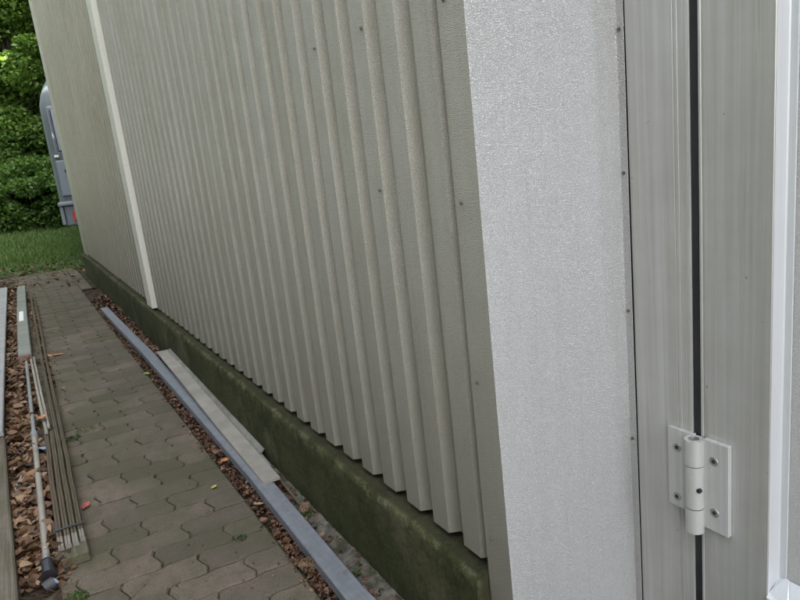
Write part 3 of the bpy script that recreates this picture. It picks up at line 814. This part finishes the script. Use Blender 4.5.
fl = soup('far_litter', c, .012 + .05 * rng.random(len(c)) ** 2, np.zeros(3), M['litter'], rng.random(len(c)), flat=.4)
tag(fl, 'dry leaves scattered where the path ends at the grass', 'leaf litter', kind='stuff')
tag(ll, 'orange brown fallen leaves heaped between the timbers of the left pile', 'leaf litter', kind='stuff')
# fine crumbs and moss flecks over the pavers
n = 1500
c = np.stack([-.1 + .62 * rng.random(n), 1.3 + 7 * rng.random(n) ** 1.2, .002 + .002 * rng.random(n)], 1)
crumbs = soup('path_crumbs', c, .0025 + .006 * rng.random(n) ** 3, np.zeros(3), M['litter'], rng.random(n) ** 1.5, flat=.25)
tag(crumbs, 'tiny leaf crumbs scattered over the paved path', 'leaf crumbs', kind='stuff')

# single fallen leaves one can point to
def single_leaf(loc, s, rz, colr, label, lobed=True):
    e = bpy.data.objects.new('fallen_leaf', None)
    pts = []; n = 28
    for k in range(n):
        a = 2 * math.pi * k / n
        r_ = .5 + (.16 * abs(math.sin(2.5 * a)) if lobed else 0) - .12 * abs(math.sin(a)); r_ *= 1 + random.uniform(-.06, .06)
        x, y = r_ * math.cos(a) * 1.25, r_ * math.sin(a)
        pts.append((x * s, y * s, s * (.28 * y * y + .16 * x * x * random.uniform(.6, 1.4))))
    V = [(0, 0, 0)] + pts; F = [(0, 1 + k, 1 + (k + 1) % n) for k in range(n)]
    b = len(V); V += [(-.55 * s, -.02 * s, .05 * s), (-.55 * s, .02 * s, .05 * s), (-1.1 * s, .10 * s, .10 * s)]; F.append((b, b + 1, b + 2))
    o = mesh_obj('fallen_leaf', V, F, colr); o.location = loc; o.rotation_euler = (random.uniform(-.15, .15), random.uniform(-.15, .15), rz)
    return tag(o, label, 'leaf', 'single leaves fallen on the path')
or_ = plain('orange leaf', (.36, .15, .045), .6, var=.35, scale=40); rd = plain('red leaf', (.30, .055, .045), .6, var=.3, scale=40)
yl = plain('yellow green leaf', (.33, .33, .07), .55, var=.25, scale=40); gr = plain('green leaf', (.10, .20, .035), .5, var=.25, scale=40)
tn = plain('tan leaf', (.25, .19, .11), .7, var=.3, scale=40)
for a in [((.095, 5.25, .004), .050, .3, or_, 'large orange brown leaf on the path right of its smaller neighbour'),
          ((.035, 5.28, .004), .042, 2.3, or_, 'crumpled orange leaf beside the far part of the slat bundle'),
          ((.020, 2.645, .004), .030, 1.2, rd, 'red leaf on the pavers beside the slat tips'),
          ((.455, 2.44, .004), .020, .9, yl, 'small yellow green leaf on the pavers near the gutter edge'),
          ((.520, 4.20, .006), .034, 2.0, gr, 'green leaf lying at the gutter edge by the pale board'),
          ((-.065, 3.62, .085), .040, 1.7, or_, 'orange leaf lying on the thin pale slats'),
          ((.065, 4.35, .004), .016, 1, tn, 'small tan leaf in the middle of the path'),
          ((.545, 2.18, .012), .024, 2.8, tn, 'tan leaf lying on the gutter litter against the rail'),
          ((.130, 6.1, .004), .022, .4, tn, 'small tan leaf far along the path'),
          ((.550, 2.62, .014), .026, .5, or_, 'curled orange leaf resting against the steel rail')]:
    single_leaf(*a)

# ------------------------------------------------------------------ weeds
def tuft(loc, rad, n, h, label, mat=None, bl_=.006, name='weed_tuft'):
    a = rng.random(n) * 6.283; r_ = rad * np.sqrt(rng.random(n))
    c = np.stack([np.cos(a) * r_, np.sin(a) * r_, h * rng.random(n) ** 1.5 * (1 - .6 * (r_ / rad))], 1) + np.array(loc)
    o = soup(name, c, bl_ * (.35 + .7 * rng.random(n)), np.array([0, 0, .7]), mat or M['grass'], rng.random(n) * .6, elong=2.0)
    return tag(o, label, 'weed', 'small weeds and moss cushions')
tuft((-.065, 2.04, .002), .035, 260, .018, 'bright green moss cushion in front of the pole end fitting', M['hedge'])
tuft((.032, 3.42, .001), .045, 240, .010, 'low green weed beside the slat bundle on the path', M['moss'])
tuft((.650, 2.02, .000), .030, 160, .016, 'green moss cushion between rail and plinth past the pale board', M['hedge'])
tuft((.640, 1.62, .000), .026, 90, .012, 'small weed growing on the mortar at the plinth foot nearest the camera')
tuft((.10, 3.5, .001), .05, 140, .006, 'flat yellowish weed in a paver joint near the slat bundle')
tuft((.43, 2.02, .001), .02, 60, .006, 'tiny moss patch in a paver joint near the gutter', M['moss'])

# grass
n = 130000
gx = -3.5 + 9 * rng.random(n); gy = 9.0 + 17 * rng.random(n) ** 1.1
keep = (rng.random(n) < np.clip(.10 + (gy - 10.4 + .8 * np.sin(gx * 3.1)) / 3, .035, 1)) & ~((gx > .68) & (gy < 9.7)) & ~((gy < 10.4) & (np.abs(((gy - .05) / PW) % 1 - .5) < .36))
gx, gy = gx[keep], gy[keep]; n = len(gx)
patch = .5 + .5 * np.sin(gx * 1.7 + 2 * np.sin(gy * .9)) * np.sin(gy * 1.3 + gx)
gh = (.03 + .10 * rng.random(n)) * (.35 + 1.1 * patch) * np.clip(.3 + (gy - 10) / 4, .3, 1)
gzz = np.array([gz(0, y) for y in gy]) - np.where(gy > 10.5, .045, .005)
V = np.empty((n, 3, 3)); ang = rng.random(n) * 6.283; wd = .006 + .012 * rng.random(n)
lean = rng.normal(size=(n, 2)) * .045
V[:, 0] = np.stack([gx - np.cos(ang) * wd, gy - np.sin(ang) * wd, gzz], 1); V[:, 1] = np.stack([gx + np.cos(ang) * wd, gy + np.sin(ang) * wd, gzz], 1)
V[:, 2] = np.stack([gx + lean[:, 0], gy + lean[:, 1], gzz + gh], 1)
me = bpy.data.meshes.new('grass'); me.vertices.add(n * 3); me.vertices.foreach_set('co', V.reshape(-1).astype(np.float32))
me.loops.add(n * 3); me.loops.foreach_set('vertex_index', np.arange(n * 3, dtype=np.int32)); me.polygons.add(n); me.polygons.foreach_set('loop_start', np.arange(n, dtype=np.int32) * 3)
me.update(calc_edges=True); at = me.attributes.new('rnd', 'FLOAT', 'FACE'); at.data.foreach_set('value', (rng.random(n) * .55 + .4 * patch).astype(np.float32)); me.materials.append(M['grass'])
g = link(bpy.data.objects.new('grass', me)); tag(g, 'rough green grass between the end of the path and the shrubs', 'grass', kind='stuff')

# ------------------------------------------------------------------ trees and shrubs
def crown_points(clumps, per, jitter=.12):
    cs = []
    for (cx, cy, cz, rx, ry, rz_) in clumps:
        v = rng.normal(size=(per, 3)); v /= np.linalg.norm(v, axis=1)[:, None]
        r_ = (.55 + .5 * rng.random(per) ** .6)[:, None]
        p = v * r_ * np.array([rx, ry, rz_]) + np.array([cx, cy, cz]); p[:, 2] -= np.abs(v[:, 2]) * .05
        cs.append(p)
    return np.concatenate(cs)
def branch(bm, a, b, r0, r1, wob=.15, seg=4):
    a = Vector(a); b = Vector(b); pts = [a]
    for k in range(1, seg + 1):
        q = a.lerp(b, k / seg)
        if k < seg: q += Vector((random.uniform(-wob, wob), random.uniform(-wob, wob), random.uniform(-wob, wob) * .5))
        pts.append(q)
    rings = []
    for k, p in enumerate(pts):
        d_ = (pts[min(k + 1, seg)] - pts[max(k - 1, 0)]).normalized(); s = d_.orthogonal().normalized(); u = d_.cross(s); r_ = r0 + (r1 - r0) * k / seg
        rings.append([bm.verts.new(p + s * math.cos(j * math.pi / 4) * r_ + u * math.sin(j * math.pi / 4) * r_) for j in range(8)])
    for A, B in zip(rings, rings[1:]):
        for j in range(8): bm.faces.new((A[j], A[(j + 1) % 8], B[(j + 1) % 8], B[j]))
    return pts[-1]
def tree(loc, height, rad, nclump, per, leaf, mat, label, low=.25, cr=.62, name='tree', group='trees behind the grass'):
    x, y = loc; z0 = gz(x, y) - .1
    e = empty(name, (x, y, z0)); tag(e, label, name.replace('_', ' '), group)
    bm = bmesh.new()
    top = Vector((random.uniform(-.4, .4), random.uniform(-.3, .3), height * .8))
    branch(bm, (0, 0, 0), top, height * .022 + .04, .04, .2, 7)
    clumps = []
    for k in range(nclump):
        a = random.uniform(0, 6.283); u = random.uniform(low, 1.0); rr_ = rad * math.sqrt(random.uniform(.05, 1)) * math.sin(math.pi * min(.92, .25 + .72 * (1 - u) ** .8 + .05))
        c = Vector((math.cos(a) * rr_, math.sin(a) * rr_, height * u - .3))
        s = cr * random.uniform(.55, 1.15)
        clumps.append((c.x, c.y, c.z, s * 1.15, s * 1.15, s * .62))
        if k % 2 == 0:
            st_ = top * min(.95, max(.1, u * .8)); branch(bm, st_, c, .05, .012, .1, 3)
    bm_obj('trunk', bm, M['bark'], e, True)
    P = crown_points(clumps, per)
    sz = leaf * (.6 + .8 * rng.random(len(P)))
    soup('crown', P, sz, np.array([0, -.1, .9]), mat, np.clip(rng.normal(.45, .25, len(P)), 0, 1), e, elong=1.45, fold=.18)
    return e
specs = [((1.0, 20.0), 9.5, 2.3, 150, 650, .070, 'leafB', 'pale sunlit tree nearest behind the grass, left of the van roof'),
         ((-1.6, 22.5), 11, 2.8, 110, 500, .09, 'leafA', 'mid green tree left of the pale sunlit tree'),
         ((3.2, 23.0), 12, 2.8, 110, 500, .09, 'leafA', 'tall mid green tree behind the far end of the building'),
         ((1.9, 27.0), 12, 2.6, 70, 420, .12, 'leafC', 'dark tall tree standing furthest behind the pale one'),
         ((-2.2, 29.0), 14, 3.4, 60, 600, .17, 'leafC', 'dark tall tree at the far left of the row'),
         ((5.4, 28.0), 14, 3.4, 60, 600, .17, 'leafC', 'dark tall tree hidden behind the building end'),
         ((-4.6, 21.0), 9, 2.6, 50, 500, .15, 'leafA', 'mid green tree at the left end of the row'),
         ((7.6, 22.0), 10, 2.6, 50, 500, .15, 'leafA', 'mid green tree at the right end of the row behind the building')]
for s in specs: tree(s[0], s[1], s[2], s[3], s[4], s[5], M[s[6]], s[7])
for k, (x, y, h) in enumerate([(-2.6, 19.2, 1.9), (-1.2, 18.6, 1.75), (.1, 18.3, 1.8), (1.3, 18.2, 1.9), (2.5, 18.5, 2.0), (3.8, 18.9, 2.2), (.7, 19.3, 2.5), (2.0, 19.4, 2.6)]):
    lab = ['leftmost dark shrub in front of the trees', 'low dark shrub second from the left', 'green shrub left of the van at the grass edge', 'green shrub directly beside the van bumper at the grass edge',
           'shrub behind the van', 'tall shrub hidden behind the building end', 'taller shrub behind the two green ones', 'taller shrub behind the van roof line'][k]
    tree((x, y), h, 1.05, 34, 520, .062, M['hedge'], lab, low=.15, cr=.40, name='shrub', group='shrubs at the grass edge')
for k, (x, y, h) in enumerate([(-4.6, -3.5, 6.5), (-4.4, -.2, 6), (-4.7, 3.2, 7), (-4.3, 6.6, 6.2), (-4.6, 10.0, 7), (-4.8, 13.6, 7.5)]):  # unseen tree row, put in to darken the wall and ground
    tree((x - 1.6, y), h, 2.0, 40, 130, .28, M['leafC'], ['dense tree beside the camera, nearest of the row left of the path', 'second tree of the row left of the path', 'third tree of the row left of the path',
         'fourth tree of the row left of the path', 'fifth tree of the row left of the path', 'last tree of the row left of the path, beside the grass'][k], low=.12, cr=.95, name='tree', group='unseen trees added left of the path')
for k in range(2, 9):  # unseen hedge, added so the wall gets less light low down
    tree((-1.62 + .10 * math.sin(k * 2.1), -1.2 + k * 1.25), 1.98 + .12 * math.sin(k * 1.7), .66, 26, 260, .10, M['hedge'], ['', '', 'first', 'second', 'third', 'fourth', 'fifth', 'sixth', 'seventh'][k] + ' shrub of the added unseen hedge left of the timber pile, counted from the camera',
         low=.18, cr=.38, name='shrub', group='unseen hedge added left of the timber pile')
for x, y, h in ((5.2, 11.8, 8.0), (5.0, 14.6, 8.2), (5.2, 17.6, 8.4)):  # unseen trees, added to shade the grass and shrubs
    tree((x, y), h, 2.6, 50, 260, .24, M['leafA'], 'added shading tree behind the end wall of the building, nearest to it' if y < 14 else ('added shading tree beside the far side of the camper van' if y < 17 else 'added shading tree at the front end of the camper van'), low=.25, cr=1.1, group='unseen shading trees added behind the building')
# far wood as one mass
P = crown_points([(random.uniform(-30, 40), random.uniform(38, 55), random.uniform(1, 8), 3, 3, 2.4) for _ in range(150)], 260)
fw = soup('far_wood', P, .42 * (.6 + .8 * rng.random(len(P))), np.array([0, 0, .8]), M['leafC'], rng.random(len(P)), elong=1.3)
tag(fw, 'far dark wood behind the garden trees', 'wood', kind='stuff')

# ------------------------------------------------------------------ camper van, its rear turned to us
VX, VY = .665, 11.15
van = empty('camper_van', (VX, VY, 0), R(-9)); tag(van, 'silver grey camper van parked beyond the far end of the building, rear end showing', 'camper van')
def van_prof(z):                  # half depth setback of the rear wall and side inset with height
    side = .0 if z < 2.2 else .16 * ((z - 2.2) / .5) ** 2
    back = .10 + .10 * max(0, (z - .9)) / 1.8 + (.28 * max(0, z - 2.25) ** 2 / .2 if z > 2.25 else 0)
    return side, back
zs = [.55, .70, .95, 1.3, 1.7, 2.1, 2.3, 2.45, 2.58, 2.66, 2.69]
V, F = [], []; LV, WV = 5.4, 2.15
for zz in zs:
    s, b_ = van_prof(zz); rc = .13
    x0, x1, y0, y1 = s, WV - s, b_, LV - b_ * 1.5
    ring = []
    for (cx, cy, a0) in ((x0 + rc, y0 + rc, 180), (x1 - rc, y0 + rc, 270), (x1 - rc, y1 - rc, 0), (x0 + rc, y1 - rc, 90)):
        for k in range(6):
            a = R(a0 + k * 18); ring.append((cx + rc * math.cos(a), cy + rc * math.sin(a), zz))
    V += ring
nr = 24
for j in range(len(zs) - 1):
    for k in range(nr): F.append((j * nr + k, j * nr + (k + 1) % nr, (j + 1) * nr + (k + 1) % nr, (j + 1) * nr + k))
F.append(tuple(range(nr))[::-1]); F.append(tuple((len(zs) - 1) * nr + k for k in range(nr)))
body = mesh_obj('body', V, F, M['vanbody'], van, True)
# rear door skin line, window with frame
def vbox(name, lo, hi, mat, parent=None, bev=.008): return box(name, lo, hi, mat, parent or van, bev)
fr = vbox('rear_window', (.10, .135, 1.58), (1.95, .20, 2.28), M['vanbump'], None, .03)
pn = box('pane', (.135, .120, 1.62), (1.915, .16, 2.24), M['glass'], fr, .02)
vbox('window_trim', (.102, .112, 1.60), (.120, .14, 2.26), M['vanbump'])
for xx in (.075, .22, 1.80): vbox('window_latch', (xx, .085, 1.545), (xx + .06, .125, 1.58), M['white'], None, .006)
vbox('lower_panel', (.07, .075, .98), (2.08, .115, 1.50), M['vanblue'], None, .015)
vbox('lock', (.17, .06, 1.32), (.20, .078, 1.36), M['vandark'], None, .004)
vbox('bumper', (-.01, -.06, .84), (2.16, .12, .90), M['vanbump'], None, .02)
vbox('bumper_corner', (.0, -.02, .56), (.05, .25, .84), M['vanbump'], None, .02)
vbox('bumper_skirt', (.05, .03, .54), (2.10, .16, .84), M['vanblue'], None, .02)
for x0 in (.125, 1.86):
    tl = vbox('tail_light', (x0 + .03, .0, .60), (x0 + .15, .04, .76), M['red'], None, .01)
    box('reflector', (x0 + .05, -.006, .62), (x0 + .10, .002, .66), M['red'], tl, .002)
vbox('underbody', (.16, .4, .30), (2.05, 5.1, .55), M['vandark'])
for (xx, yy) in ((.30, 1.2), (1.67, 1.2), (.05, 4.3), (1.87, 4.3)):
    wh = cyl('wheel', (xx, yy, .33), (xx + .22, yy, .33), .33, M['tyre'], van, seg=32, bev=.03)
    cyl('rim', (xx - .01, yy, .33), (xx + .23, yy, .33), .19, M['vanbump'], wh, seg=24, bev=.01)

print('objects', len(bpy.data.objects))
